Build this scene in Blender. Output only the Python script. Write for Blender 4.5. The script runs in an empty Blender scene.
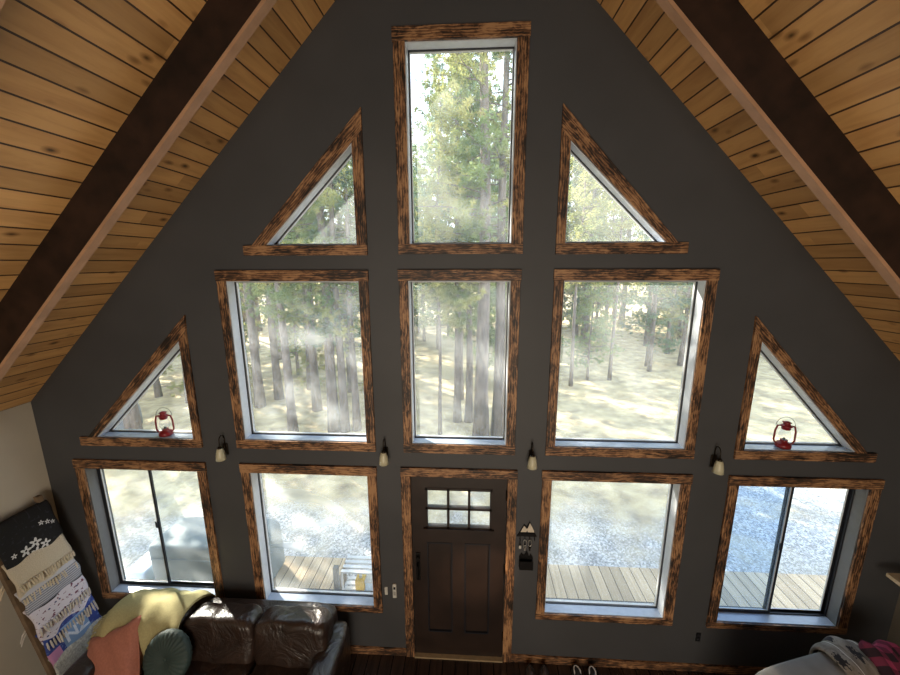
import bpy, math, random
import numpy as np
from mathutils import Vector, Matrix, Euler
PI = math.pi
random.seed(7)
C = bpy.context.scene.collection
sc = bpy.context.scene

# ------------------------------------------------------------------ camera
CAMZ, CAMD, F = 4.0508, 3.1721, 374.17
pi_, ya, ro = 0.198893, -0.0556188, -0.00343827
cp, sp, cy_, sy_ = math.cos(pi_), math.sin(pi_), math.cos(ya), math.sin(ya)
fw = Vector((sy_*cp, cy_*cp, -sp)); r_ = Vector((cy_, -sy_, 0)); u_ = r_.cross(fw)
r2 = math.cos(ro)*r_ + math.sin(ro)*u_; u2 = -math.sin(ro)*r_ + math.cos(ro)*u_
cam = bpy.data.objects.new('camera', bpy.data.cameras.new('camera')); C.objects.link(cam)
M = Matrix((( r2.x, u2.x, -fw.x, 0), (r2.y, u2.y, -fw.y, -CAMD), (r2.z, u2.z, -fw.z, CAMZ), (0, 0, 0, 1)))
cam.matrix_world = M
cam.data.sensor_width = 36; cam.data.lens = F*36/900; cam.data.clip_start = .05; cam.data.clip_end = 500
sc.camera = cam

# ------------------------------------------------------------------ materials
def mat(name):
    m = bpy.data.materials.new(name); m.use_nodes = True
    nt = m.node_tree; nt.nodes.clear()
    out = nt.nodes.new('ShaderNodeOutputMaterial'); b = nt.nodes.new('ShaderNodeBsdfPrincipled')
    nt.links.new(b.outputs[0], out.inputs[0])
    return m, nt, b, out
def N(nt, t, **k):
    n = nt.nodes.new('ShaderNode'+t)
    for a, v in k.items():
        if a in n.inputs.keys(): n.inputs[a].default_value = v
        else: setattr(n, a, v)
    return n
def L(nt, a, b): nt.links.new(a, b)
def math_(nt, op, a, b=None, c=None, clamp=False):
    n = nt.nodes.new('ShaderNodeMath'); n.operation = op; n.use_clamp = clamp
    for i, v in enumerate((a, b, c)):
        if v is None: continue
        if isinstance(v, (int, float)): n.inputs[i].default_value = v
        else: L(nt, v, n.inputs[i])
    return n.outputs[0]
def mixc(nt, f, a, b, mode='MIX'):
    n = nt.nodes.new('ShaderNodeMix'); n.data_type = 'RGBA'; n.blend_type = mode
    for s, v in ((n.inputs[0], f), (n.inputs[6], a), (n.inputs[7], b)):
        if isinstance(v, (int, float)): s.default_value = v
        elif isinstance(v, tuple): s.default_value = (*v, 1) if len(v) == 3 else v
        else: L(nt, v, s)
    return n.outputs[2]
def ramp(nt, f, stops):
    n = nt.nodes.new('ShaderNodeValToRGB'); e = n.color_ramp.elements
    while len(e) < len(stops): e.new(.5)
    for el, (p, c) in zip(e, stops): el.position = p; el.color = (*c, 1) if len(c) == 3 else c
    L(nt, f, n.inputs[0]); return n.outputs[0]
def coords(nt, scale=(1, 1, 1), rand=True, src='Object'):
    tc = nt.nodes.new('ShaderNodeTexCoord'); o = tc.outputs[src]
    mp = nt.nodes.new('ShaderNodeVectorMath'); mp.operation = 'MULTIPLY'; L(nt, o, mp.inputs[0]); mp.inputs[1].default_value = scale
    o = mp.outputs[0]
    if rand:
        oi = nt.nodes.new('ShaderNodeObjectInfo'); ad = nt.nodes.new('ShaderNodeVectorMath'); ad.operation = 'ADD'
        k = math_(nt, 'MULTIPLY', oi.outputs['Random'], 37.0)
        L(nt, o, ad.inputs[0]); L(nt, k, ad.inputs[1]); o = ad.outputs[0]
    return o
def bump(nt, b, h, s=.3, d=.01):
    n = nt.nodes.new('ShaderNodeBump'); n.inputs['Strength'].default_value = s; n.inputs['Distance'].default_value = d
    L(nt, h, n.inputs['Height']); L(nt, n.outputs[0], b.inputs['Normal'])
def noise(nt, v, scale, detail=3, rough=.55, dist=0):
    n = N(nt, 'TexNoise', Scale=scale, Detail=detail, Roughness=rough, Distortion=dist)
    if v is not None: L(nt, v, n.inputs['Vector'])
    return n.outputs[0]
def simple(name, col, rough=.6, metal=0, var=.15, nscale=20, bmp=.1, spec=.5, bd=.003):
    m, nt, b, o = mat(name)
    v = coords(nt); f = noise(nt, v, nscale)
    dk = tuple(c*(1-var) for c in col); lt = tuple(min(1, c*(1+var)) for c in col)
    L(nt, ramp(nt, f, [(.3, dk), (.7, lt)]), b.inputs['Base Color'])
    b.inputs['Roughness'].default_value = rough; b.inputs['Metallic'].default_value = metal
    b.inputs['Specular IOR Level'].default_value = spec
    if bmp: bump(nt, b, f, bmp, bd)
    return m

def mk_burnt():
    m, nt, b, o = mat('burnt_wood')
    v = coords(nt, (1.0, 3.2, 3.2)); n1 = noise(nt, v, 12, 4, .65, 1.0)
    v2 = coords(nt, (.55, 3.4, 3.4)); w = N(nt, 'TexWave', Scale=5.0, Distortion=9.0, Detail=3.0); w.inputs['Detail Scale'].default_value = 1.6
    w.bands_direction = 'Z'; L(nt, v2, w.inputs['Vector'])
    v3 = coords(nt, (1, 2.2, 2.2)); n3 = noise(nt, v3, 3.0, 3)
    f = math_(nt, 'ADD', math_(nt, 'MULTIPLY', n1, .80), math_(nt, 'MULTIPLY', w.outputs[1], .16))
    f = math_(nt, 'ADD', f, math_(nt, 'MULTIPLY', math_(nt, 'SUBTRACT', n3, .5), .75))
    c = ramp(nt, f, [(.32, (.012, .007, .004)), (.41, (.060, .028, .014)), (.50, (.185, .085, .038)), (.64, (.40, .215, .10))])
    L(nt, c, b.inputs['Base Color']); b.inputs['Roughness'].default_value = .55
    bump(nt, b, f, .25, .004); return m
def mk_planks(name, pitch, light, dark, axis=0, seam=(.05, .022, .01), knots=True, grain=(18, 1.1), rough=.5, gap=.045, spec=.5):
    """boards run along the other axis; axis = axis across the boards (object space)"""
    m, nt, b, o = mat(name)
    tc = nt.nodes.new('ShaderNodeTexCoord'); sx = nt.nodes.new('ShaderNodeSeparateXYZ'); L(nt, tc.outputs['Object'], sx.inputs[0])
    a, l = (sx.outputs[0], sx.outputs[1]) if axis == 0 else (sx.outputs[1], sx.outputs[0])
    q = math_(nt, 'DIVIDE', a, pitch); idx = math_(nt, 'FLOOR', q); fr = math_(nt, 'SUBTRACT', q, idx)
    wn = nt.nodes.new('ShaderNodeTexWhiteNoise'); wn.noise_dimensions = '1D'; L(nt, idx, wn.inputs['W']); rnd = wn.outputs['Value']
    # staggered end joints
    lj = math_(nt, 'ADD', math_(nt, 'DIVIDE', l, 9.0), math_(nt, 'MULTIPLY', rnd, 7.3)); jid = math_(nt, 'FLOOR', lj); jf = math_(nt, 'SUBTRACT', lj, jid)
    wn2 = nt.nodes.new('ShaderNodeTexWhiteNoise'); wn2.noise_dimensions = '2D'
    cb0 = nt.nodes.new('ShaderNodeCombineXYZ'); L(nt, idx, cb0.inputs[0]); L(nt, jid, cb0.inputs[1]); L(nt, cb0.outputs[0], wn2.inputs['Vector']); rnd2 = wn2.outputs['Value']
    cb = nt.nodes.new('ShaderNodeCombineXYZ'); L(nt, math_(nt, 'MULTIPLY', a, grain[0]), cb.inputs[0]); L(nt, math_(nt, 'MULTIPLY', l, grain[1]), cb.inputs[1]); L(nt, math_(nt, 'MULTIPLY', rnd2, 40), cb.inputs[2])
    g = noise(nt, cb.outputs[0], 1.6, 5, .6, .5)
    col = ramp(nt, g, [(.22, dark), (.60, light)])
    br = math_(nt, 'ADD', .80, math_(nt, 'MULTIPLY', rnd2, .4))
    brc = nt.nodes.new('ShaderNodeCombineColor'); [L(nt, br, brc.inputs[i]) for i in range(3)]
    col = mixc(nt, 1.0, col, brc.outputs[0], 'MULTIPLY')
    if knots:
        ck = nt.nodes.new('ShaderNodeCombineXYZ'); L(nt, math_(nt, 'MULTIPLY', a, 4.3), ck.inputs[0]); L(nt, math_(nt, 'MULTIPLY', l, 2.1), ck.inputs[1])
        vo = N(nt, 'TexVoronoi', Scale=1.7); L(nt, ck.outputs[0], vo.inputs['Vector'])
        d = math_(nt, 'ADD', vo.outputs['Distance'], math_(nt, 'MULTIPLY', math_(nt, 'SUBTRACT', g, .5), .12))
        kn = ramp(nt, d, [(.045, (.16, .16, .16)), (.10, (.55, .50, .45)), (.20, (1, 1, 1))])
        col = mixc(nt, 1.0, col, kn, 'MULTIPLY')
    e = math_(nt, 'MINIMUM', fr, math_(nt, 'SUBTRACT', 1.0, fr)); ej = math_(nt, 'MINIMUM', jf, math_(nt, 'SUBTRACT', 1.0, jf))
    s = math_(nt, 'LESS_THAN', e, gap)
    col = mixc(nt, s, col, seam)
    L(nt, col, b.inputs['Base Color']); b.inputs['Roughness'].default_value = rough; b.inputs['Specular IOR Level'].default_value = spec
    bump(nt, b, math_(nt, 'SUBTRACT', 1.0, s), .35, .006)
    return m
def mk_glass(name, veil=.05, streak=.10, tint=(.97, .99, 1.0), sscale=1.3, stretch=(1, 1, 2.4), vcol=(.78, .86, .92)):  # veil puts outdoor haze and glare into the glass; streak adds smudges
    m, nt, b, out = mat(name); nt.nodes.remove(b)
    tr = N(nt, 'BsdfTransparent'); tr.inputs[0].default_value = (*tint, 1)
    di = N(nt, 'BsdfTranslucent'); di.inputs[0].default_value = (*vcol, 1)
    df = N(nt, 'BsdfDiffuse'); df.inputs[0].default_value = (*vcol, 1)
    m0 = N(nt, 'MixShader'); m0.inputs[0].default_value = .35; L(nt, di.outputs[0], m0.inputs[1]); L(nt, df.outputs[0], m0.inputs[2])
    v = coords(nt, stretch); f = noise(nt, v, sscale, 2, .5, .8)
    fac = math_(nt, 'ADD', veil, math_(nt, 'MULTIPLY', math_(nt, 'SMOOTHSTEP', f, .55, .80) if False else math_(nt, 'MULTIPLY', math_(nt, 'SUBTRACT', f, .52, clamp=True), 2.6, clamp=True), streak))
    m1 = N(nt, 'MixShader'); L(nt, fac, m1.inputs[0]); L(nt, tr.outputs[0], m1.inputs[1]); L(nt, m0.outputs[0], m1.inputs[2])
    gl = N(nt, 'BsdfGlossy'); gl.inputs['Roughness'].default_value = .02
    m2 = N(nt, 'MixShader'); m2.inputs[0].default_value = .006; L(nt, m1.outputs[0], m2.inputs[1]); L(nt, gl.outputs[0], m2.inputs[2])
    L(nt, m2.outputs[0], out.inputs[0]); return m
def mk_leather():
    m, nt, b, o = mat('brown_leather')
    v = coords(nt); f = noise(nt, v, 3.2, 4, .6, 1.5); g = noise(nt, v, 90, 2)
    L(nt, ramp(nt, f, [(.3, (.014, .008, .006)), (.7, (.036, .021, .016))]), b.inputs['Base Color'])
    b.inputs['Roughness'].default_value = .34; b.inputs['Specular IOR Level'].default_value = .6
    h = math_(nt, 'ADD', math_(nt, 'MULTIPLY', f, 1.0), math_(nt, 'MULTIPLY', g, .04)); bump(nt, b, h, .55, .05); return m
def mk_ground():
    m, nt, b, o = mat('ground_gravel_and_straw')
    v = coords(nt, rand=False)
    sx = nt.nodes.new('ShaderNodeSeparateXYZ'); L(nt, v, sx.inputs[0])
    big = noise(nt, v, .35, 4, .6, .5); mid = noise(nt, v, 2.2, 5, .65); fine = noise(nt, v, 24, 3, .8); peb = N(nt, 'TexVoronoi', Scale=40.0); L(nt, v, peb.inputs['Vector'])
    straw = ramp(nt, mid, [(.30, (.27, .21, .13)), (.5, (.50, .40, .235)), (.72, (.74, .60, .35))])
    grav = ramp(nt, peb.outputs['Color'] , [(.15, (.20, .20, .20)), (.5, (.36, .36, .36)), (.9, (.66, .65, .63))])
    pale = noise(nt, v, 1.1, 3); grav = mixc(nt, math_(nt, 'MULTIPLY', math_(nt, 'SUBTRACT', pale, .5, clamp=True), 3.2, clamp=True), grav, (.52, .46, .33))
    # gravel yard near the deck, wider towards +x
    e = math_(nt, 'SUBTRACT', math_(nt, 'ADD', 3.9, math_(nt, 'MULTIPLY', sx.outputs[0], .10)), sx.outputs[1])
    e = math_(nt, 'ADD', e, math_(nt, 'MULTIPLY', math_(nt, 'SUBTRACT', big, .5), 7.0))
    e = math_(nt, 'MULTIPLY', e, .7, clamp=True)
    col = mixc(nt, e, straw, grav)
    L(nt, col, b.inputs['Base Color']); b.inputs['Roughness'].default_value = .95
    bump(nt, b, math_(nt, 'ADD', mid, math_(nt, 'MULTIPLY', fine, .5)), .5, .05); return m
def mk_leaf(name, a, c):
    m, nt, b, out = mat(name)
    v = coords(nt); f = noise(nt, v, .9, 3)
    col = ramp(nt, f, [(.35, a), (.65, c)])
    nt.nodes.remove(b)
    d = N(nt, 'BsdfDiffuse'); t = N(nt, 'BsdfTranslucent'); L(nt, col, d.inputs[0]); L(nt, col, t.inputs[0])
    mx = N(nt, 'MixShader'); mx.inputs[0].default_value = .5; L(nt, d.outputs[0], mx.inputs[1]); L(nt, t.outputs[0], mx.inputs[2]); L(nt, mx.outputs[0], out.inputs[0])
    return m
def mk_bark():
    m, nt, b, o = mat('pine_bark')
    v = coords(nt, (1, 1, .25)); f = noise(nt, v, 9, 4, .7)
    L(nt, ramp(nt, f, [(.35, (.10, .08, .07)), (.65, (.30, .24, .20))]), b.inputs['Base Color']); b.inputs['Roughness'].default_value = .95
    bump(nt, b, f, .8, .03); return m
def mk_check(name, a, bcol, scale):
    m, nt, b, o = mat(name)
    tc = nt.nodes.new('ShaderNodeTexCoord'); sx = nt.nodes.new('ShaderNodeSeparateXYZ'); L(nt, tc.outputs['UV'], sx.inputs[0])
    fu = math_(nt, 'LESS_THAN', math_(nt, 'FRACT', math_(nt, 'MULTIPLY', sx.outputs[0], scale)), .5); fv = math_(nt, 'LESS_THAN', math_(nt, 'FRACT', math_(nt, 'MULTIPLY', sx.outputs[1], scale)), .5)
    s = math_(nt, 'MULTIPLY', math_(nt, 'ADD', fu, fv), .5)
    c = ramp(nt, s, [(0, a), (.5, tuple((x+y)/2*.8 for x, y in zip(a, bcol))), (1, bcol)]); L(nt, c, b.inputs['Base Color']); b.inputs['Roughness'].default_value = .95
    return m
def mk_uvpat(name, fn, rough=.95, bs=.3):
    m, nt, b, o = mat(name)
    tc = nt.nodes.new('ShaderNodeTexCoord'); sx = nt.nodes.new('ShaderNodeSeparateXYZ'); L(nt, tc.outputs['UV'], sx.inputs[0])
    c, h = fn(nt, tc.outputs['UV'], sx.outputs[0], sx.outputs[1]); L(nt, c, b.inputs['Base Color']); b.inputs['Roughness'].default_value = rough
    if h is not None: bump(nt, b, h, bs, .01)
    return m

burnt = mk_burnt()
ceil_m = mk_planks('pine_ceiling_boards', .133, (.60, .34, .13), (.42, .21, .072), seam=(.05, .022, .009), rough=.5, grain=(9, .9), gap=.04)
floor_m = mk_planks('dark_floor_boards', .13, (.040, .024, .019), (.014, .009, .008), seam=(.004, .002, .002), knots=False, rough=.22)
deck_m = mk_planks('deck_boards', .14, (.56, .43, .28), (.36, .27, .17), seam=(.05, .035, .02), knots=False, rough=.8, gap=.035)
beam_m = simple('dark_stained_beam', (.018, .008, .005), .55, var=.5, nscale=8, spec=.3)
soff_m = simple('peach_underside', (.40, .23, .135), .5, var=.15, nscale=6)
wall_m = simple('charcoal_wall_paint', (.052, .0525, .057), .6, var=.12, nscale=1.2, bmp=.05)
def add_tex(m):
    return m
cream_m = simple('cream_wall_paint', (.50, .46, .39), .8, var=.05, nscale=2, bmp=.05)
taupe_m = simple('taupe_wall_paint', (.16, .145, .115), .8, var=.05, nscale=2)
white_rev = simple('white_painted_reveal', (.55, .58, .63), .4, var=.05)
grey_rev = simple('grey_reveal', (.15, .155, .165), .5, var=.06)  # darker reveal tone for the two sliding windows
sill_m = simple('glossy_sill', (.36, .42, .52), .18, var=.05)
sash_m = simple('black_sash', (.012, .014, .02), .35, var=.1)
sashw_m = simple('white_vinyl_sash', (.62, .64, .66), .4, var=.04)
glass_m = mk_glass('window_glass', .17, .07)
glass_smudge = mk_glass('smudged_window_glass', .16, .40, sscale=1.15, stretch=(1.0, 1, 2.0))
glass_haze = mk_glass('hazy_sliding_glass', .16, .22, tint=(.62, .76, .92), vcol=(.40, .56, .80))
glass_soft = mk_glass('filmy_sliding_glass', .14, .28, tint=(.82, .88, .92), vcol=(.66, .74, .78))
door_m = simple('espresso_door', (.022, .013, .010), .38, var=.25, nscale=5)
doorglass = mk_glass('door_glass', .13, .05)
black_metal = simple('black_iron', (.012, .011, .011), .4, .6)
bronze = simple('dark_bronze', (.03, .022, .016), .35, .8)
shade_m = simple('frosted_shade', (.50, .47, .33), .3, var=.08)
red_m = simple('red_lantern_enamel', (.20, .012, .016), .28, var=.1)
white_pl = simple('white_plastic', (.55, .54, .50), .4, var=.04)
screen_m = simple('dark_display', (.02, .02, .025), .2)
leather = mk_leather()
leaf_a = mk_leaf('needles_green', (.16, .24, .10), (.38, .44, .18))
leaf_b = mk_leaf('needles_yellow_green', (.28, .32, .12), (.56, .52, .22))
leaf_c = mk_leaf('needles_blue_green', (.13, .20, .13), (.30, .38, .22))
bark = mk_bark()
ground_m = mk_ground()
coral = simple('coral_fabric', (.38, .145, .10), .9, var=.12, nscale=60, bmp=.3)
green_v = simple('green_velvet', (.025, .045, .042), .7, var=.2, nscale=6)
olive = simple('olive_throw_fabric', (.37, .33, .165), .95, var=.10, nscale=70, bmp=.3)
grey_fab = simple('grey_upholstery', (.19, .18, .17), .9, var=.10, nscale=8, bmp=.2)
cover_m = simple('grey_cover_cloth', (.20, .235, .24), .7, var=.12, nscale=3, bmp=.3)
tarp_m = simple('blue_grey_tarp', (.34, .42, .50), .6, var=.12, nscale=3)
ladder_m = simple('weathered_ladder_wood', (.15, .10, .06), .7, var=.3, nscale=12)
pale_wood = simple('pale_shelf_wood', (.55, .42, .27), .5, var=.1)
greyrock = simple('grey_rock', (.22, .23, .24), .95, var=.3, nscale=4, bmp=.5)

# ------------------------------------------------------------------ mesh helpers
class MB:
    def __init__(s): s.v = []; s.f = []; s.uv = {}
    def box(s, x0, x1, y0, y1, z0, z1, M=None):
        n = len(s.v)
        for x in (x0, x1):
            for y in (y0, y1):
                for z in (z0, z1):
                    p = Vector((x, y, z)); s.v.append(tuple(M @ p if M else p))
        s.f += [tuple(n+i for i in q) for q in ((0,1,3,2),(4,6,7,5),(0,4,5,1),(2,3,7,6),(0,2,6,4),(1,5,7,3))]; return s
    def prism(s, pts, y0, y1, axis='y'):
        n = len(s.v); k = len(pts)
        for y in (y0, y1):
            for (a, b) in pts: s.v.append((a, y, b) if axis == 'y' else ((y, a, b) if axis == 'x' else (a, b, y)))
        s.f.append(tuple(range(n, n+k))); s.f.append(tuple(range(n+2*k-1, n+k-1, -1)))
        for i in range(k):
            j = (i+1) % k; s.f.append((n+i, n+k+i, n+k+j, n+j))
        return s
    def tube(s, pts, r, seg=8, closed=False):
        pts = [Vector(p) for p in pts]; rs = r if isinstance(r, (list, tuple)) else [r]*len(pts)
        n = len(s.v); prev = None; k = len(pts)
        for i, p in enumerate(pts):
            t = (pts[(i+1) % k]-pts[i-1]) if closed else (pts[min(i+1, k-1)]-pts[max(i-1, 0)])
            t.normalize()
            if prev is None:
                a = Vector((0, 0, 1)) if abs(t.z) < .9 else Vector((1, 0, 0)); prev = t.cross(a).normalized()
            prev = (prev - t*prev.dot(t)).normalized(); bb = t.cross(prev)
            for j in range(seg):
                an = 2*PI*j/seg; s.v.append(tuple(p+rs[i]*(math.cos(an)*prev+math.sin(an)*bb)))
        for i in range(k if closed else k-1):
            i2 = (i+1) % k
            for j in range(seg):
                j2 = (j+1) % seg; s.f.append((n+i*seg+j, n+i*seg+j2, n+i2*seg+j2, n+i2*seg+j))
        if not closed:
            s.f.append(tuple(n+j for j in range(seg-1, -1, -1))); s.f.append(tuple(n+(k-1)*seg+j for j in range(seg)))
        return s
    def lathe(s, prof, c=(0, 0, 0), seg=20, cap=True):
        n = len(s.v); k = len(prof)
        for (r, z) in prof:
            for j in range(seg):
                a = 2*PI*j/seg; s.v.append((c[0]+r*math.cos(a), c[1]+r*math.sin(a), c[2]+z))
        for i in range(k-1):
            for j in range(seg):
                j2 = (j+1) % seg; s.f.append((n+i*seg+j, n+i*seg+j2, n+(i+1)*seg+j2, n+(i+1)*seg+j))
        if cap: s.f.append(tuple(n+j for j in range(seg-1, -1, -1))); s.f.append(tuple(n+(k-1)*seg+j for j in range(seg)))
        return s
    def grid(s, fn, nu, nv, closeu=False):
        n = len(s.v); uvs = []
        for i in range(nu+1):
            for j in range(nv+1):
                s.v.append(tuple(fn(i/nu, j/nv))); s.uv[n+i*(nv+1)+j] = (i/nu, j/nv)
        for i in range(nu):
            for j in range(nv):
                a = n+i*(nv+1)+j; s.f.append((a, a+nv+1, a+nv+2, a+1))
        return s
    def soft(s, c, size, e=.35, seg=28, M=None, fn=None):
        """rounded superellipsoid box"""
        n = len(s.v); ring = seg; rows = seg//2
        def sg(x, p): return math.copysign(abs(x)**p, x)
        for i in range(rows+1):
            la = -PI/2+PI*i/rows
            for j in range(ring):
                lo = 2*PI*j/ring
                p = Vector((sg(math.cos(la), e)*sg(math.cos(lo), e), sg(math.cos(la), e)*sg(math.sin(lo), e), sg(math.sin(la), e)))
                if fn: p = fn(p)
                p = Vector((p.x*size[0]/2, p.y*size[1]/2, p.z*size[2]/2))
                if M: p = M @ p
                s.v.append(tuple(p+Vector(c)))
        for i in range(rows):
            for j in range(ring):
                j2 = (j+1) % ring; s.f.append((n+i*ring+j, n+i*ring+j2, n+(i+1)*ring+j2, n+(i+1)*ring+j))
        return s
    def build(s, name, m, parent=None, smooth=False, loc=None, bevel=0, subs=0, solid=0, fixn=True):
        me = bpy.data.meshes.new(name); me.from_pydata(s.v, [], s.f)
        if s.uv:
            ul = me.uv_layers.new(name='UVMap')
            for lp in me.loops: ul.data[lp.index].uv = s.uv.get(lp.vertex_index, (0, 0))
        me.validate()
        import bmesh
        if fixn:
            bm = bmesh.new(); bm.from_mesh(me); bmesh.ops.recalc_face_normals(bm, faces=bm.faces); bm.to_mesh(me); bm.free()
        if smooth: me.polygons.foreach_set('use_smooth', [True]*len(me.polygons))
        o = bpy.data.objects.new(name, me); C.objects.link(o); me.materials.append(m)
        if loc: o.location = loc
        if parent: o.parent = parent
        if solid: md = o.modifiers.new('t', 'SOLIDIFY'); md.thickness = solid; md.offset = 0
        if bevel: md = o.modifiers.new('b', 'BEVEL'); md.width = bevel; md.segments = 2; md.limit_method = 'ANGLE'
        if subs: md = o.modifiers.new('s', 'SUBSURF'); md.levels = subs; md.render_levels = subs
        return o
def tag(o, label=None, cat=None, group=None, kind=None):
    if label: o['label'] = label
    if cat: o['category'] = cat
    if group: o['group'] = group
    if kind: o['kind'] = kind
    return o
def empty(name, loc=(0, 0, 0), rz=0):
    o = bpy.data.objects.new(name, None); C.objects.link(o); o.location = loc; o.rotation_euler = (0, 0, rz); o.empty_display_size = .1; return o
def copy_tree(o, parent=None):
    c = o.copy(); C.objects.link(c)
    if parent: c.parent = parent
    for ch in list(o.children): copy_tree(ch, c)
    return c
def board(name, a, b, w, t, y, m, parent, extra=0):
    """board of length |ab| in the xz plane (centre line a->b), width w, front at y (thickness t towards -y)"""
    a = Vector((a[0], 0, a[1])); b = Vector((b[0], 0, b[1])); d = b-a; ln = d.length
    mb = MB().box(0, ln, -t, 0, -w/2, w/2)
    o = mb.build(name, m, parent, bevel=.002)
    o.matrix_local = Matrix.Translation((a.x, y, a.z)) @ Matrix.Rotation(-math.atan2(d.z, d.x), 4, 'Y')
    return o

# ------------------------------------------------------------------ dimensions
XL, XR, EAVE = -4.21, 4.01, 2.75
XA, ZA = -.1, 6.89                  # ridge
T = .17                            # gable wall thickness
YB = -8.0
rects = [  # x0,x1,z0,z1 outer casing
    (-.598, .418, 4.116, 5.767), (-.606, .411, 2.327, 3.989), (-2.198, -.871, 2.328, 3.987), (.688, 1.982, 2.331, 3.990),
    (-3.885, -2.548, .553, 2.165), (-2.193, -.877, .532, 2.167), (.672, 1.993, .551, 2.175), (2.324, 3.608, .546, 2.174)]
CW = .085
opens = []
for k, (a, b, c, d) in enumerate(rects):
    if k == 0: opens.append([(a+.090, c+.080), (b-.090, c+.080), (b-.090, d-.095), (a+.090, d-.095)])
    elif k < 4: opens.append([(a+.078, c+.085), (b-.080, c+.085), (b-.080, d-.092), (a+.078, d-.092)])
    else: opens.append([(a+.084, c+.065), (b-.085, c+.065), (b-.085, d-.090), (a+.084, d-.090)])
tri_out = [[(-.863, 4.11), (-.863, 5.232), (-1.927, 4.11)], [(.685, 4.11), (.685, 5.222), (1.721, 4.11)],
           [(-2.545, 2.325), (-2.531, 3.600), (-3.765, 2.318)], [(2.331, 2.34), (2.326, 3.609), (3.500, 2.34)]]
tri_in = [[(-.950, 4.193), (-.950, 4.985), (-1.735, 4.193)], [(.757, 4.197), (.757, 4.968), (1.560, 4.197)],
          [(-2.620, 2.405), (-2.620, 3.370), (-3.600, 2.405)], [(2.400, 2.425), (2.400, 3.410), (3.335, 2.425)]]
DX0, DX1, DZ1 = -.556, .355, 2.085

# ------------------------------------------------------------------ gable wall
def gable():
    import bmesh
    bm = bmesh.new()
    def loop(pts):
        vs = [bm.verts.new((x, 0, z)) for x, z in pts]
        for i in range(len(vs)): bm.edges.new((vs[i], vs[(i+1) % len(vs)]))
    loop([(XL, -.02), (DX0, -.02), (DX0, DZ1), (DX1, DZ1), (DX1, -.02), (XR, -.02), (XR, EAVE), (XA, ZA), (XL, EAVE)])
    for p in opens+tri_in: loop(p)
    r = bmesh.ops.triangle_fill(bm, use_beauty=True, use_dissolve=False, edges=bm.edges[:])
    ex = bmesh.ops.extrude_face_region(bm, geom=bm.faces[:])
    bmesh.ops.translate(bm, vec=(0, T, 0), verts=[g for g in ex['geom'] if isinstance(g, bmesh.types.BMVert)])
    bmesh.ops.recalc_face_normals(bm, faces=bm.faces)
    me = bpy.data.meshes.new('wall_back'); bm.to_mesh(me); bm.free(); me.materials.append(wall_m)
    o = bpy.data.objects.new('wall_back', me); C.objects.link(o); tag(o, kind='structure')
gable()
tag(MB().box(XL-.15, XL, YB, T, -.02, EAVE+.1).build('wall_left', cream_m), kind='structure')
tag(MB().box(XR, XR+.15, YB, T, -.02, EAVE+.1).build('wall_right', taupe_m), kind='structure')
tag(MB().prism([(XL, -.02), (XR, -.02), (XR, EAVE), (XA, ZA), (XL, EAVE)], YB-.1, YB).build('wall_front', cream_m), kind='structure')
tag(MB().box(XL-.15, XR+.15, YB, T, -.12, 0).build('floor', floor_m), kind='structure')
SL = math.hypot(XA-XL, ZA-EAVE)
ANG = math.atan2(ZA-EAVE, XA-XL)
for side in (-1, 1):     # local x runs up the slope, local y along the room
    mb = MB().box(-.6, SL+.0, YB, .75, 0, .12)
    o = mb.build('ceiling', ceil_m)
    if side < 0: o.matrix_world = Matrix.Translation((XL, 0, EAVE)) @ Matrix.Rotation(-ANG, 4, 'Y')
    else: o.matrix_world = Matrix.Translation((XR, 0, EAVE)) @ Matrix.Rotation(-(PI-ANG), 4, 'Y') @ Matrix.Scale(-1, 4, (0, 0, 1))
    tag(o, kind='structure')
# rafters
tn = 1
H = .25
for y0 in (-.82, -1.78, -2.7, -3.58, -4.5, -5.4, -6.3, -7.2):
    for side in (-1, 1):
        w = .055
        e = empty('trim_%d' % tn); tn += 1; tag(e, kind='structure')
        if side < 0: e.matrix_world = Matrix.Translation((XL, 0, EAVE)) @ Matrix.Rotation(-ANG, 4, 'Y')
        else: e.matrix_world = Matrix.Translation((XR, 0, EAVE)) @ Matrix.Rotation(-(PI-ANG), 4, 'Y') @ Matrix.Scale(-1, 4, (0, 0, 1))
        MB().box(-.0, SL-H*math.tan(PI/4)*0, y0, y0+w, -H+.02, 0).build('beam', beam_m, e)
        MB().box(-.0, SL-.1, y0-.004, y0+w+.004, -H-.0, -H+.02).build('beam_underside', soff_m, e)  # paler peach strip along the underside of each rafter

# ------------------------------------------------------------------ windows
GY = .115
def ring_prism(outer, inner, y0, y1, name, m, parent):
    mb = MB(); k = len(outer)
    for y in (y0, y1):
        for p in outer: mb.v.append((p[0], y, p[1]))
        for p in inner: mb.v.append((p[0], y, p[1]))
    for i in range(k):
        j = (i+1) % k
        a, b, c, d = i, j, k+j, k+i; s = 2*k
        mb.f += [(a, b, c, d), (a+s, d+s, c+s, b+s), (a, a+s, b+s, b), (d, c, c+s, d+s)]
    return mb.build(name, m, parent)
def inset(pts, d):
    k = len(pts); out = []; cx = sum(p[0] for p in pts)/k; cz = sum(p[1] for p in pts)/k
    for i in range(k):
        p0, p1, p2 = Vector(pts[i-1]), Vector(pts[i]), Vector(pts[(i+1) % k])
        e1 = (p1-p0).normalized(); e2 = (p2-p1).normalized()
        n1 = Vector((-e1.y, e1.x)); n2 = Vector((-e2.y, e2.x))
        if n1.dot(Vector((cx, cz))-p1) < 0: n1 = -n1; n2 = -n2
        k_ = (n1+n2)/(1+n1.dot(n2)); q = p1+k_*d; out.append((q.x, q.y))
    return out
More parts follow.
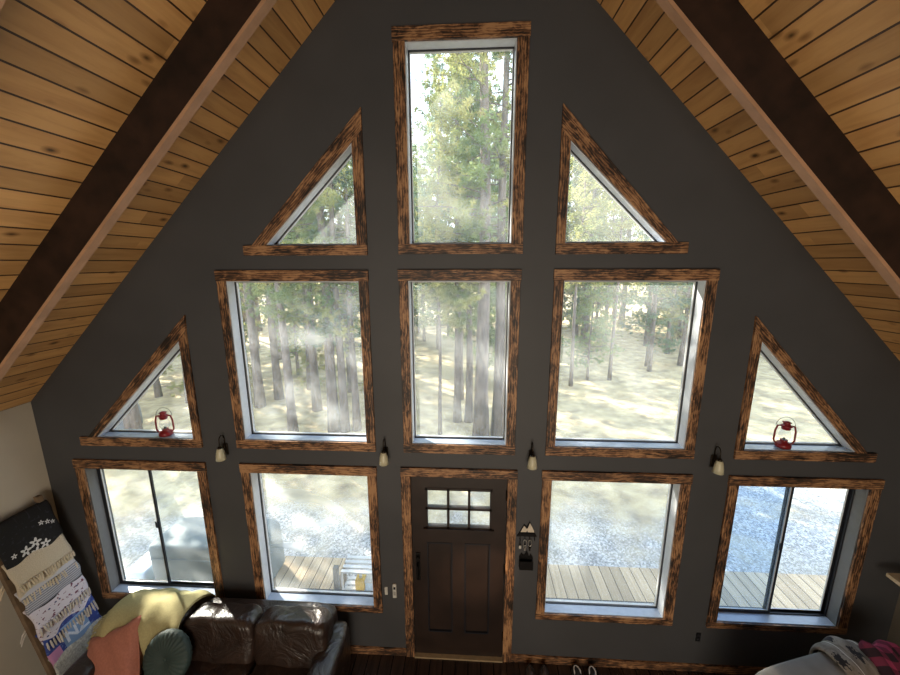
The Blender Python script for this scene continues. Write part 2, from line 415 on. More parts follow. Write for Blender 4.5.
def reveal_parts(pts, par, jamb, sill_i=0):
    k = len(pts); ins = inset(pts, .007)
    for i in range(k):
        j = (i+1) % k
        mb = MB().prism([pts[i], pts[j], ins[j], ins[i]], -.004, GY+.03)
        horizontal_low = abs(pts[i][1]-pts[j][1]) < .01 and pts[i][1] <= min(p[1] for p in pts)+.01
        mb.build('sill_board' if horizontal_low else 'jamb_board', sill_m if horizontal_low else jamb, par)
    return ins
def quad_pane(pts, y, name, m, par):
    mb = MB(); n = len(pts)
    for p in pts: mb.v.append((p[0], y, p[1]))
    mb.f.append(tuple(range(n))); return mb.build(name, m, par)
win_lab = ['tall picture window at the top centre of the gable', 'centre window above the door showing tree trunks', 'wide window left of centre in the middle row with smudged glass',
           'wide window right of centre in the middle row over the sunny clearing', 'sliding window behind the sofa with the covered object outside',
           'fixed window between the sofa and the front door', 'fixed window just right of the key holder with deck beyond', 'sliding window near the right corner with a hazy left panel']
win_jamb = [white_rev, white_rev, white_rev, white_rev, grey_rev, white_rev, white_rev, grey_rev]
win_glass = [glass_m, glass_m, glass_smudge, glass_m, glass_m, glass_smudge, glass_m, glass_m]
for k, ((a, b, c, d), op) in enumerate(zip(rects, opens)):
    e = empty('window_%d' % (k+1), ((a+b)/2, 0, c)); tag(e, win_lab[k], 'window', kind='structure')
    par = e; off = Vector(e.location)
    sub = lambda p: (p[0]-off.x, p[1]-off.z)
    x0, x1, z0, z1 = op[0][0]-off.x, op[1][0]-off.x, op[0][1]-off.z, op[2][1]-off.z
    A, B, D = a-off.x, b-off.x, d-c
    t = .022
    board('casing_board', (A-.006, (z1+D)/2), (B+.006, (z1+D)/2), D-z1, t+.004, 0, burnt, par)
    board('casing_board', (A-.002, z0/2), (B+.002, z0/2), z0, t+.002, 0, burnt, par)
    board('casing_board', ((A+x0)/2, z0), ((A+x0)/2, z1), x0-A, t, 0, burnt, par)
    board('casing_board', ((B+x1)/2, z0), ((B+x1)/2, z1), B-x1, t, 0, burnt, par)
    ins = reveal_parts([sub(p) for p in op], par, win_jamb[k])
    slider = k in (4, 7)
    if k >= 4: MB().box(ins[0][0], ins[1][0], GY-.045, GY+.03, ins[2][1]-.050, ins[2][1]).build('head_stop', sash_m, par)
    i1 = inset(ins, .008 if not slider else .012); ring_prism(ins, i1, GY-.02, GY+.025, 'sash_frame', sash_m, par)
    if not slider:
        i2 = inset(i1, .004); ring_prism(i1, i2, GY-.004, GY+.02, 'glazing_bead', sashw_m, par); quad_pane(i1, GY+.008, 'pane', win_glass[k], par)
    else:
        X0, Z0, X1, Z1 = i1[0][0], i1[0][1], i1[1][0], i1[2][1]; xm = (X0+X1)/2 + (-.03 if k == 4 else -.0)
        for q, (xa, xb, yy, gm) in enumerate([(X0, xm+.022, GY-.008, glass_haze if k == 7 else glass_m), (xm-.022, X1, GY+.012, glass_m if k == 7 else glass_soft)]):
            o4 = [(xa, Z0), (xb, Z0), (xb, Z1), (xa, Z1)]; n4 = inset(o4, .020)
            sf = ring_prism(o4, n4, yy-.009, yy+.009, 'sliding_sash', sash_m if q == 0 else sashw_m if False else sash_m, par); quad_pane(n4, yy, 'pane', gm, sf)
            w4 = inset(n4, .005); ring_prism(n4, w4, yy-.006, yy+.006, 'glazing_bead', sashw_m, sf)
        MB().box(xm-.012, xm+.012, GY-.03, GY-.017, Z0+(Z1-Z0)*.5, Z0+(Z1-Z0)*.5+.07).build('latch', sash_m, par)
tri_lab = ['upper triangular window left of the tall picture window', 'upper triangular window right of the tall picture window',
           'low triangular window holding the lantern above the sofa', 'low triangular window holding the lantern near the right corner']
def seg_inter(p, d, q, e):
    den = d[0]*e[1]-d[1]*e[0]; t_ = ((q[0]-p[0])*e[1]-(q[1]-p[1])*e[0])/den; return (p[0]+d[0]*t_, p[1]+d[1]*t_)
for k, (po, pin) in enumerate(zip(tri_out, tri_in)):
    e = empty('window_%d' % (k+9), (po[0][0], 0, po[0][1])); tag(e, tri_lab[k], 'window', kind='structure')
    off = Vector(e.location); sub = lambda p: (p[0]-off.x, p[1]-off.z)
    O = [sub(p) for p in po]; I = [sub(p) for p in pin]
    y = 0; t = .022
    # bottom
    MB().prism([(O[0][0], O[0][1]), (O[0][0], I[0][1]), (O[2][0]+(I[2][1]-O[2][1])*(.0), I[2][1]), (O[2][0], O[2][1])], -t-.002, y).build('casing_board', burnt, e, bevel=.002)
    # upright
    dr = (O[1][0]-O[2][0], O[1][1]-O[2][1])                # outer diagonal direction
    di = (I[1][0]-I[2][0], I[1][1]-I[2][1])
    top_in = seg_inter(I[2], di, (O[0][0], 0), (0, 1))      # inner diagonal meets outer upright edge
    up = MB().prism([(q[1], -q[0]) for q in [(O[0][0], I[0][1]), (I[0][0], I[0][1]), (I[1][0], I[1][1]), top_in]], -t, y).build('casing_board', burnt, e, bevel=.002)
    up.matrix_local = Matrix.Rotation(-PI/2, 4, 'Y')
    # diagonal board in its own axes
    L0 = seg_inter(O[2], dr, (0, I[2][1]), (1, 0))
    pts = [L0, I[2], I[1], top_in, O[1]]
    an = math.atan2(dr[1], dr[0]); ca, sa = math.cos(an), math.sin(an)
    loc = [((p[0]-L0[0])*ca+(p[1]-L0[1])*sa, -(p[0]-L0[0])*sa+(p[1]-L0[1])*ca) for p in pts]
    o = MB().prism(loc, -t-.003, 0).build('casing_board', burnt, e, bevel=.002)
    o.matrix_local = Matrix.Translation((L0[0], 0, L0[1])) @ Matrix.Rotation(-an, 4, 'Y')
    ins = reveal_parts(I, e, white_rev)
    i1 = inset(ins, .008); ring_prism(ins, i1, GY-.02, GY+.025, 'sash_frame', sash_m, e)
    i2 = inset(i1, .004); ring_prism(i1, i2, GY-.004, GY+.02, 'glazing_bead', sashw_m, e); quad_pane(i1, GY+.008, 'pane', glass_m, e)

# ------------------------------------------------------------------ door
e = empty('door_1', ((DX0+DX1)/2, 0, 0)); tag(e, 'espresso panelled front door with six small panes under burnt wood casing', 'door', kind='structure')
hw = (DX1-DX0)/2; cw = .088
board('casing_board', (-hw-cw, DZ1+.043), (hw+cw, DZ1+.043), .088, .026, 0, burnt, e)
board('casing_board', (-hw-cw/2, 0.0), (-hw-cw/2, DZ1), cw, .022, 0, burnt, e)
board('casing_board', (hw+cw/2, 0.0), (hw+cw/2, DZ1), cw, .022, 0, burnt, e)
def door_leaf():
    # stiles and rails round a glazed light and two recessed panels
    gx = [-.300, -.102, .102, .300]; z_g0, z_g1 = 1.535, 1.935
    y0, y1 = .012, .055
    mb = MB()
    W = hw-.004
    mb.box(-W, -.31, y0, y1, .02, DZ1-.004); mb.box(.31, W, y0, y1, .02, DZ1-.004)
    mb.box(-.31, .31, y0, y1, z_g1+.01, DZ1-.004); mb.box(-.31, .31, y0, y1, 1.36, z_g0-.01); mb.box(-.31, .31, y0, y1, .02, .30)
    mb.box(-.06, .06, y0, y1, .30, 1.36)
    o = mb.build('door_leaf', door_m, e)
    for s in (-1, 1):
        xa, xb = (s*.06, s*.31) if s > 0 else (-.31, -.06)
        pn = MB().box(xa, xb, y0+.018, y1-.01, .30, 1.36).build('recessed_panel', door_m, o); ring_prism([(xa, .30), (xb, .30), (xb, 1.36), (xa, 1.36)], inset([(xa, .30), (xb, .30), (xb, 1.36), (xa, 1.36)], .012), y0-.004, y0+.018, 'panel_moulding', sash_m, pn)
    MB().box(-.34, .34, y0-.022, y0, z_g0-.055, z_g0-.012).build('dentil_shelf', door_m, o)
    fr = MB()
    for x in (-.322, -.112, .088, .298): fr.box(x, x+.024, y0-.006, y1, z_g0-.012, z_g1+.012)
    for z in (z_g0-.012, (z_g0+z_g1)/2-.006, z_g1): fr.box(-.32, .32, y0-.006, y1, z-.006, z+.018)
    fr.build('glazing_grid', door_m, o)
    quad_pane([(-.305, z_g0), (.305, z_g0), (.305, z_g1), (-.305, z_g1)], .035, 'pane', doorglass, o)
    h = MB().box(-hw+.035, -hw+.075, -.004, y0, .93, 1.24).box(-hw+.048, -hw+.062, -.05, -.036, .98, 1.14).box(-hw+.048, -hw+.062, -.05, 0, .98, .995).box(-hw+.048, -hw+.062, -.05, 0, 1.125, 1.14)
    hd = h.build('handle_set', black_metal, o, bevel=.002)
    MB().lathe([(.018, 0), (.018, .02), (.014, .026)], seg=14).build('thumb_turn', black_metal, hd).matrix_local = Matrix.Translation((-hw+.055, -.004, 1.20)) @ Matrix.Rotation(PI/2, 4, 'X')
    for z in (.25, 1.05, 1.85): MB().tube([(hw-.004, -.003, z), (hw-.004, -.003, z+.1)], .008).build('hinge', bronze, o)
door_leaf()
MB().box(-hw, hw, -.03, T, 0, .018).build('threshold', simple('tan_threshold', (.30, .22, .13), .5), e)
# baseboards (burnt wood)
def baseboard(name, x0, x1):
    o = board(name, (x0, .043), (x1, .043), .086, .018, 0, burnt, None); tag(o, kind='structure')
baseboard('baseboard_left', XL, DX0-cw); baseboard('baseboard_right', DX1+cw, XR)

# ------------------------------------------------------------------ sconces
def make_sconce(side):
    e = empty('wall_sconce')
    MB().box(-.022, .022, -.016, 0, -.05, .065).build('backplate', bronze, e, bevel=.004)
    pts = []
    zt = .055
    pts.append((0, -.016, .02))
    for i in range(13):
        a = PI*i/12
        pts.append((0, -.052+.036*math.cos(a)*1.0, .115+.05*math.sin(a)))
    pts.append((0, -.088, .06))
    MB().tube(pts, .0045, 8).build('arm', bronze, e, smooth=True)
    MB().lathe([(.020, .052), (.022, .060), (.014, .072), (.004, .075)], c=(0, -.088, 0), seg=18).build('cap', bronze, e, smooth=True)
    sh = MB(); pr = [(.018, .056), (.026, .048), (.034, .02), (.040, -.02), (.044, -.058), (.040, -.058), (.036, -.02), (.030, .02), (.022, .045)]
    sh.lathe(pr, c=(0, -.088, 0), seg=24, cap=False).build('glass_shade', shade_m, e, smooth=True)
    return e
s0 = make_sconce(0)
sl = ['glass wall sconce beside the sofa-side lantern window', 'glass wall sconce just left of the door head', 'glass wall sconce just right of the door head', 'glass wall sconce beside the right-hand lantern window']
for k, x in enumerate((-2.32, -.78, .56, 2.16)):
    s = s0 if k == 0 else copy_tree(s0)
    s.location = (x, 0, 2.305); tag(s, sl[k], 'wall lamp', 'bell shaded sconces between the window rows')

# ------------------------------------------------------------------ lanterns
def make_lantern():
    e = empty('hurricane_lantern')
    MB().lathe([(.050, 0), (.058, .004), (.058, .028), (.050, .040), (.030, .050), (.026, .062), (.030, .068)], seg=22).build('fuel_tank', red_m, e, smooth=True)
    MB().lathe([(.028, .068), (.044, .095), (.046, .115), (.036, .15), (.028, .165)], seg=20, cap=False).build('glass_globe', glass_m, e, smooth=True)
    MB().lathe([(.010, .062), (.012, .08), (.004, .088)], seg=12).build('burner', bronze, e)
    MB().lathe([(.030, .165), (.034, .172), (.034, .192), (.045, .196), (.034, .206), (.026, .210), (.026, .226), (.034, .230), (.012, .242)], seg=20).build('chimney', red_m, e, smooth=True)
    for s in (-1, 1):
        MB().tube([(s*.046, 0, .030), (s*.066, 0, .042), (s*.076, 0, .065), (s*.074, 0, .15), (s*.062, 0, .196), (s*.028, 0, .200)], .008, 8).build('side_tube', red_m, e, smooth=True)
    pts = [(math.cos(a)*.07, .012, .19+math.sin(a)*.085) for a in [PI*i/14 for i in range(15)]]
    MB().tube(pts, .0018, 5).build('wire_bail', bronze, e)
    return e
l0 = make_lantern(); l0.location = (-2.94, .045, 2.417); l0.rotation_euler = (0, 0, .2)
tag(l0, 'red hurricane lantern on the sill of the triangular window over the sofa', 'lantern', 'red lanterns on the triangular sills')
l1 = copy_tree(l0); l1.location = (2.77, .045, 2.437); l1.rotation_euler = (0, 0, -.25)
tag(l1, 'red hurricane lantern on the sill of the triangular window near the right corner', 'lantern', 'red lanterns on the triangular sills')

# ------------------------------------------------------------------ wall bits
e = empty('wall_thermostat', (-.745, 0, .80)); tag(e, 'tall white wall remote with a dark display beside the door casing', 'thermostat')
MB().box(-.019, .019, -.018, 0, -.080, .080).build('body', white_pl, e, bevel=.004); MB().box(-.010, .010, -.0195, -.017, .022, .052).build('display', screen_m, e)
MB().box(-.012, .012, -.021, -.017, -.045, -.005).build('button_pad', simple('grey_keys', (.35, .34, .32), .5), e)
e = empty('light_switch', (-.832, 0, .79)); tag(e, 'small white wall switch left of the tall remote', 'switch')
MB().box(-.015, .015, -.010, 0, -.045, .045).build('cover_plate', white_pl, e, bevel=.003); MB().box(-.007, .007, -.014, -.009, -.02, .02).build('rocker', white_pl, e, bevel=.002)
e = empty('wall_outlet', (2.27, 0, .41)); tag(e, 'black power outlet low on the wall near the right sliding window', 'outlet')
MB().box(-.022, .022, -.007, 0, -.05, .05).build('cover_plate', simple('black_plastic', (.008, .008, .009), .35), e, bevel=.002)
for z in (-.03, .01): MB().box(-.012, .012, -.009, -.006, z, z+.022).build('socket', screen_m, e)
# key holder with two mountain peaks, hooks, mail pocket
bone = simple('bone_white_metal', (.62, .55, .45), .5)
e = empty('key_holder', (.553, 0, 1.30)); tag(e, 'black mountain key rack with pale peaks beside the door', 'key rack')
MB().prism([(-.095, .18), (.095, .18), (.075, .215), (-.075, .215)], -.012, 0).build('shelf_bar', black_metal, e)
MB().prism([(-.075, .215), (-.03, .215), (-.005, .245), (.03, .215), (.075, .215), (.022, .345), (-.005, .285), (-.03, .31)], -.008, 0).build('mountain_plate', black_metal, e)
MB().prism([(-.062, .228), (-.01, .228), (.0, .245), (.008, .228), (.068, .228), (.062, .25), (.024, .325), (.006, .27), (-.006, .262), (-.030, .295)], -.012, -.008).build('snowy_peaks', bone, e)
for x in (-.065, -.02, .025, .07): MB().tube([(x, -.008, .19), (x, -.012, .16), (x, -.03, .155), (x, -.034, .172)], .0035, 6).build('hook', black_metal, e)
e2 = empty('wall_mail_holder', (.553, 0, 1.14)); tag(e2, 'black wire mail pocket below the mountain key rack', 'mail holder')
MB().prism([(-.065, 0), (.065, 0), (.065, .11), (.045, .15), (.03, .12), (.005, .185), (-.02, .13), (-.045, .155), (-.065, .11)], -.006, 0).build('back_plate', black_metal, e2)
MB().box(-.065, .065, -.045, -.04, 0, .09).box(-.065, .065, -.045, 0, -.004, 0).build('pocket', black_metal, e2)
steel = simple('bright_steel', (.6, .58, .55), .3, .8)
for k, (x, nm, lb) in enumerate([(-.02, 'key_ring', 'pale oval key ring on the second hook of the rack'), (.028, 'key_ring', 'grey key ring on the third hook of the rack'), (-.064, 'key_fob', 'bunch with a white fob on the first hook of the rack')]):
    kk = empty(nm, (.553+x, -.03, 1.30+.155)); tag(kk, lb, 'keys')
    if nm == 'key_ring':
        MB().tube([(math.cos(a)*.016, 0, -.030+math.sin(a)*.034) for a in [2*PI*i/16 for i in range(16)]], .003, 6, closed=True).build('ring', steel, kk)
        MB().box(-.006, .006, -.002, .002, -.115, -.062).box(-.012, .012, -.002, .002, -.085, -.062).build('key', steel if k == 0 else bronze, kk)
    else:
        MB().tube([(0, 0, 0), (-.004, 0, -.03), (0, 0, -.06)], .003, 6).build('strap', black_metal, kk)
        MB().soft((0, 0, -.078), (.024, .012, .036), .6, 12).build('fob', white_pl, kk, smooth=True)

# ------------------------------------------------------------------ brown leather sofa
S = empty('leather_sofa', (-2.38, -.55, 0)); tag(S, 'dark brown leather three-seat sofa under the left windows', 'sofa')
sx, sy = -2.38, -.55
def P(x, y, z=0): return (x-sx, y-sy, z)
def wr(p):
    k = .035
    p = Vector(p); p.y += k*math.sin(7*p.x+2)*math.cos(5*p.z)+.03*math.sin(13*p.z+3*p.x); p.z += .03*math.sin(9*p.x+p.y*2); return p
MB().soft(P(-2.36, -.20, .40), (2.12, .22, .66), .18, 32).build('back_frame', leather, S, smooth=True)
MB().soft(P(-2.33, -.58, .20), (2.16, .80, .26), .15, 24).build('base', leather, S, smooth=True)
for k in range(3):
    xc = -2.985+k*.680
    Mx = Matrix.Rotation(-.20, 3, 'X')
    MB().soft(P(xc, -.37, .598), (.69, .27, .47), .38, 48, Mx, wr).build('back_cushion', leather, S, smooth=True)
    MB().soft(P(xc+.01, -.66, .37), (.66, .68, .20), .30, 32).build('seat_cushion', leather, S, smooth=True)
def armf(p):
    p = Vector(p)
    if p.z > 0: p.x *= 1.0+.10*p.z
    p.z *= 1-.0*p.y
    return p
for s, xc in ((-1, -3.37), (1, -1.265)):
    MB().soft(P(xc, -.56, .31), (.20, .84, .52), .30, 32, None, armf).build('arm', leather, S, smooth=True)
    MB().soft(P(xc, -.58, .545), (.24, .86, .12), .55, 32).build('arm_pad', leather, S, smooth=True)
for x in (-3.34, -1.34):
    for y in (-.18, -.94): MB().lathe([(.022, 0), (.03, .09)], c=P(x, y), seg=12).build('leg', black_metal, S)

# ------------------------------------------------------------------ pillows, throw
def pillow(name, loc, size, th, rot, m, label):
    e = empty(name, loc); e.rotation_euler = rot; tag(e, label, 'cushion')
    def f(sign):
        def g(u, v):
            a, b = 2*u-1, 2*v-1
            t = max(0, (1-a**4))**.5*max(0, (1-b**4))**.5
            k = 1-.07*(1-a*a)*abs(b)**3; k2 = 1-.07*(1-b*b)*abs(a)**3
            return (a*size/2*k2, sign*(th/2*t**.8+.001)+.008*math.sin(9*a+4*b), b*size/2*k)
        return g
    MB().grid(f(1), 20, 20).grid(f(-1), 20, 20).build('cushion_cover', m, e, smooth=True)
    pts = []
    for (a0, b0), (a1, b1) in (((-1, -1), (1, -1)), ((1, -1), (1, 1)), ((1, 1), (-1, 1)), ((-1, 1), (-1, -1))):
        for i in range(8):
            a = a0+(a1-a0)*i/8; b = b0+(b1-b0)*i/8; k = 1-.07*(1-a*a)*abs(b)**3; k2 = 1-.07*(1-b*b)*abs(a)**3
            pts.append((a*size/2*k2, .008*math.sin(9*a+4*b), b*size/2*k))
    MB().tube(pts, .005, 6, closed=True).build('piping', m, e, smooth=True)
    return e
pillow('throw_cushion', (-3.15, -.64, .575), .53, .16, (-.66, -.42, .10), coral, 'square coral cushion leaning at the left end of the leather sofa')
g = empty('round_cushion', (-2.66, -.62, .62)); g.rotation_euler = (-.45, 0, -.05); tag(g, 'round pleated dark green cushion beside the coral cushion', 'cushion')
def rc(u, v):
    r = math.sin(PI*v); ph = 2*PI*u; pl = 1+.10*math.cos(30*ph)*r
    rr = .215*(abs(r)**.6); y = -.065*math.copysign(abs(math.cos(PI*v))**.7, math.cos(PI*v))*(1-.55*math.exp(-(rr/.05)**2))*pl
    return (rr*(.97+.03*pl)*math.cos(ph), y, rr*(.97+.03*pl)*math.sin(ph))
MB().grid(rc, 144, 20).build('cushion_cover', green_v, g, smooth=True)
MB().lathe([(.018, 0), (.016, .008), (.006, .012)], seg=14).build('button', green_v, g, smooth=True).matrix_local = Matrix.Translation((0, -.030, 0)) @ Matrix.Rotation(PI/2, 4, 'X')
# draped olive throw
path = [(-.045, .45), (-.05, .64), (-.09, .765), (-.18, .84), (-.29, .872), (-.41, .865), (-.51, .80), (-.565, .68), (-.59, .56), (-.60, .46)]
def sample(pts, t):
    t = t*(len(pts)-1); i = min(int(t), len(pts)-2); f = t-i; a, b = Vector(pts[i]), Vector(pts[i+1])
    p0 = Vector(pts[max(i-1, 0)]); p3 = Vector(pts[min(i+2, len(pts)-1)])
    return .5*((2*a)+(b-p0)*f+(2*p0-5*a+4*b-p3)*f*f+(3*a-p0-3*b+p3)*f**3)
def thr(u, v):
    p = sample(path, v); x = -3.42+.80*u
    e = abs(2*u-1)**5
    x += .02*math.sin(v*9)+.03*(v-.5)*math.sin(3*u)
    z = p.y-.03*e
    y = p.x+.012*math.sin(14*u+5*v)+.008*math.sin(30*u)
    if u < .12: z -= (.12-u)*.7*math.sin(PI*v)
    return (x, y, z)
t_ = empty('throw_blanket', (-3.0, -.3, .9)); tag(t_, 'olive yellow throw with fringed edge draped over the sofa back', 'blanket')
o = MB().grid(thr, 40, 50).build('throw_cloth', olive, t_, smooth=True, solid=.014); o.location = (3.0, .3, -.9)
mb = MB()
for i in range(46):
    v = .12+.8*i/46; p = Vector(thr(0, v)); q = p+Vector((-.065+random.uniform(-.012, .012), random.uniform(-.015, .015), -.045+random.uniform(-.012, .01)))
    mb.tube([p, (p+q)/2+Vector((-.012, 0, 0)), q], [.007, .007, .005], 5)
o = mb.build('fringe', olive, t_); o.location = (3.0, .3, -.9)

# ------------------------------------------------------------------ blanket ladder
LX = lambda z: -4.06+(1.44-z)*.20       # centre line of the rails
LA, LBy = -.17, -.60
e = empty('blanket_ladder', (LX(0), (LA+LBy)/2, 0)); tag(e, 'wooden blanket ladder leaning on the pale left wall', 'ladder')
ex, ey = e.location.x, e.location.y
for y in (LA, LBy):
    mb = MB(); w = .022
    z1 = 1.86
    mb.v = [(LX(z)+dx-ex, y+dy-ey, z) for z in (0, z1) for dx, dy in ((-w, -w), (w, -w), (w, w), (-w, w))]
    mb.f = [(0, 3, 2, 1), (4, 5, 6, 7), (0, 1, 5, 4), (1, 2, 6, 5), (2, 3, 7, 6), (3, 0, 4, 7)]
    mb.build('rail', ladder_m, e, bevel=.003)
rungs = [1.74, 1.41, 1.13, .95, .70, .43]
for z in rungs: MB().tube([(LX(z)-ex, LA-ey, z), (LX(z)-ex, LBy-ey, z)], .016, 10).build('rung', ladder_m, e)
def voronoi_flower(nt, uv, u, v):
    # white six-petal blossoms on black
    base = mixc(nt, math_(nt, 'GREATER_THAN', noise(nt, uv, 14, 3), .62), (.008, .008, .010), (.02, .02, .03))
    tot = None
    for (cu, cv, rr) in ((.34, .66, .10), (.52, .60, .10), (.50, .82, .10), (.66, .74, .09), (.15, .60, .05), (.84, .30, .05), (.74, .25, .05), (.92, .36, .045)):
        du = math_(nt, 'MULTIPLY', math_(nt, 'SUBTRACT', u, cu), 1.0); dv = math_(nt, 'MULTIPLY', math_(nt, 'SUBTRACT', v, cv), .85)
        r = math_(nt, 'SQRT', math_(nt, 'ADD', math_(nt, 'MULTIPLY', du, du), math_(nt, 'MULTIPLY', dv, dv)))
        th = math_(nt, 'ARCTAN2', dv, du); pet = math_(nt, 'MULTIPLY', rr, math_(nt, 'ADD', .70, math_(nt, 'MULTIPLY', math_(nt, 'COSINE', math_(nt, 'MULTIPLY', th, 5.0)), .30)))
        s = math_(nt, 'MULTIPLY', math_(nt, 'LESS_THAN', r, pet), math_(nt, 'GREATER_THAN', r, rr*.2))
        tot = s if tot is None else math_(nt, 'MAXIMUM', tot, s)
    return mixc(nt, tot, base, (.62, .62, .64)), None
def stripes(nt, uv, u, v):
    s = math_(nt, 'LESS_THAN', math_(nt, 'FRACT', math_(nt, 'MULTIPLY', v, 9.0)), .42)
    c = mixc(nt, s, (.20, .21, .27), (.50, .50, .55)); k = math_(nt, 'GREATER_THAN', v, .90)
    return mixc(nt, k, c, (.03, .03, .04)), s
def speck(nt, uv, u, v):
    vo = N(nt, 'TexVoronoi', Scale=7.0); L(nt, uv, vo.inputs['Vector']); n = noise(nt, uv, 11, 3)
    c = mixc(nt, math_(nt, 'GREATER_THAN', n, .60), (.62, .58, .66), (.16, .05, .09)); c = mixc(nt, math_(nt, 'LESS_THAN', vo.outputs['Distance'], .16), c, (.05, .06, .16))
    return c, n
def cream_p(nt, uv, u, v):
    n = noise(nt, uv, 60, 2); return ramp(nt, n, [(.3, (.45, .38, .28)), (.7, (.66, .58, .46))]), n
def blue_p(nt, uv, u, v):
    n = noise(nt, uv, 9, 2); c = mixc(nt, math_(nt, 'GREATER_THAN', n, .58), (.035, .06, .26), (.10, .16, .42))
    inb = math_(nt, 'MULTIPLY', math_(nt, 'MULTIPLY', math_(nt, 'GREATER_THAN', u, .30), math_(nt, 'LESS_THAN', u, .80)), math_(nt, 'MULTIPLY', math_(nt, 'GREATER_THAN', v, .12), math_(nt, 'LESS_THAN', v, .82)))
    c = mixc(nt, inb, c, (.20, .32, .55))
    pk = math_(nt, 'MULTIPLY', math_(nt, 'LESS_THAN', u, .22), math_(nt, 'GREATER_THAN', v, .5)); c = mixc(nt, pk, c, (.55, .25, .45)); return c, None
def fur_p(nt, uv, u, v):
    n = noise(nt, uv, 25, 3); return ramp(nt, n, [(.3, (.30, .30, .28)), (.7, (.62, .62, .58))]), n
bl = [('black throw with white blossoms on the top rung of the ladder', 1.76, 1.36, mk_uvpat('black_floral', voronoi_flower), .045, None),
      ('cream woven throw with long tassels hung below the black one', 1.43, 1.13, mk_uvpat('cream_weave', cream_p), .050, 'cream'),
      ('grey and white striped throw on the middle rungs of the ladder', 1.15, .97, mk_uvpat('grey_stripes', stripes), .058, None),
      ('white throw with purple flecks and knotted tassels on the ladder', .97, .66, mk_uvpat('flecked_white', speck), .055, 'multi'),
      ('blue lettered throw near the bottom of the ladder', .72, .40, mk_uvpat('blue_knit', blue_p), .045, None),
      ('shaggy grey fur throw on the lowest rung of the ladder', .45, .06, mk_uvpat('grey_fur', fur_p), .050, 'fur')]
cream_s = simple('cream_yarn', (.56, .48, .36), .95)
multi_s = simple('pale_yarn', (.50, .46, .42), .95)
fur_s = simple('grey_fur_strands', (.42, .42, .40), .95, var=.3)
blankets = []
for k, (lb, zt, zb, m, th, fr) in enumerate(bl):
    e = empty(['floral_blanket', 'tasselled_blanket', 'striped_blanket', 'flecked_blanket', 'lettered_blanket', 'fur_blanket'][k], (LX(zt), (LA+LBy)/2, zt)); tag(e, lb, 'blanket', 'blankets hung on the ladder')
    ox, oy = e.location.x, e.location.y
    y0, y1 = LBy+.012, LA-.0 if True else 0
    def f(u, v, k=k, zt=zt, zb=zb, th=th, ox=ox, oy=oy):
        # v 0 back bottom -> over rung -> 1 front bottom
        y = (LBy-.005)+(LA+.03-LBy)*u + .006*math.sin(17*v+k)
        L_ = zt-zb
        s = v*1.9-.9              # -0.9..1
        fold = .006*math.sin(u*11+k*2)*abs(s)
        if s < -.12: z = zt+s*L_*.62-.02; x = LX(z)-.022-.0-.01*abs(s)
        elif s > .12: z = zt-(s-.12)*L_/.88-.01; x = LX(zt)+ .022+th*.55+ (LX(z)-LX(zt))*.92+fold+.012*math.sin(PI*s)
        else:
            a = s/.12*PI/2; z = zt+.012+.026*math.cos(a); x = LX(zt)+.006+(.018+th*.3)*math.sin(a)
        z += .006*math.sin(u*4+k)
        return (x-ox, y-oy, z-zt)
    mb = MB().grid(f, 24, 44)
    # uv for the front run only: rescale v
    for q in mb.uv: uu, vv = mb.uv[q]; mb.uv[q] = (uu, max(0, (vv-.54)/.46))
    mb.build('blanket_cloth', m, e, smooth=True, solid=.016)
    if fr:
        tb = MB(); rows = 1
        rnd = random.Random(k)
        if fr == 'fur':
            for i in range(900):
                u = rnd.random(); v = .50+.5*rnd.random(); p = Vector(f(u, v)); 
                q = p+Vector((rnd.uniform(.02, .05), rnd.uniform(-.03, .03), rnd.uniform(-.06, -.01)))
                n = len(tb.v); d = Vector((0, .004, 0)); tb.v += [tuple(p-d), tuple(p+d), tuple(q)]; tb.f.append((n, n+1, n+2))
            o = tb.build('fur_pile', fur_s, e); tag(o, kind='stuff')
        else:
            nn = 22 if fr == 'cream' else 18
            for (vv, ln) in (((.985, .075), (.80, .065)) if fr == 'cream' else ((.985, .10), (.74, .07))):
                tb = MB()
                for i in range(nn):
                    u = (i+.5)/nn; p = Vector(f(u, vv))+Vector((.024, 0, 0)); q = p+Vector((rnd.uniform(.0, .02), rnd.uniform(-.014, .014), -ln*rnd.uniform(.8, 1.15)))
                    tb.tube([p, (p+q)/2, q], [.006, .009, .006], 6)
                tb.build('tassel_fringe', cream_s if fr == 'cream' else multi_s, e)
            for i in range(2):
                p = Vector(f(.0, .06+.08*i)); tb = MB().tube([p, p+Vector((0, -.03, -.03)), p+Vector((0, -.05+rnd.uniform(-.02, .02), -.09))], [.005, .008, .005], 6)
                tb.build('tassel', cream_s if fr == 'cream' else multi_s, e)
    if k == 4:
        cu = bpy.data.curves.new('lettering', 'FONT'); cu.body = 'NZ'; cu.size = .145; cu.extrude = .002; cu.align_x = 'CENTER'; cu.align_y = 'CENTER'; cu.offset = .004
        tmp = bpy.data.objects.new('lettering_curve', cu); C.objects.link(tmp); dg = bpy.context.evaluated_depsgraph_get(); me = bpy.data.meshes.new_from_object(tmp.evaluated_get(dg)); bpy.data.objects.remove(tmp)
        me.materials.clear(); me.materials.append(simple('white_letters', (.60, .66, .78), .9)); o = bpy.data.objects.new('lettering', me); C.objects.link(o); o.parent = e
        zc = -.17; xx = LX(zt)+.022+th*.55+(.17)*.2*.92+.022-ox
        o.matrix_local = Matrix.Translation((xx, .03, zc)) @ Matrix.Rotation(-.19, 4, 'Y') @ Euler((PI/2, 0, PI/2)).to_matrix().to_4x4()

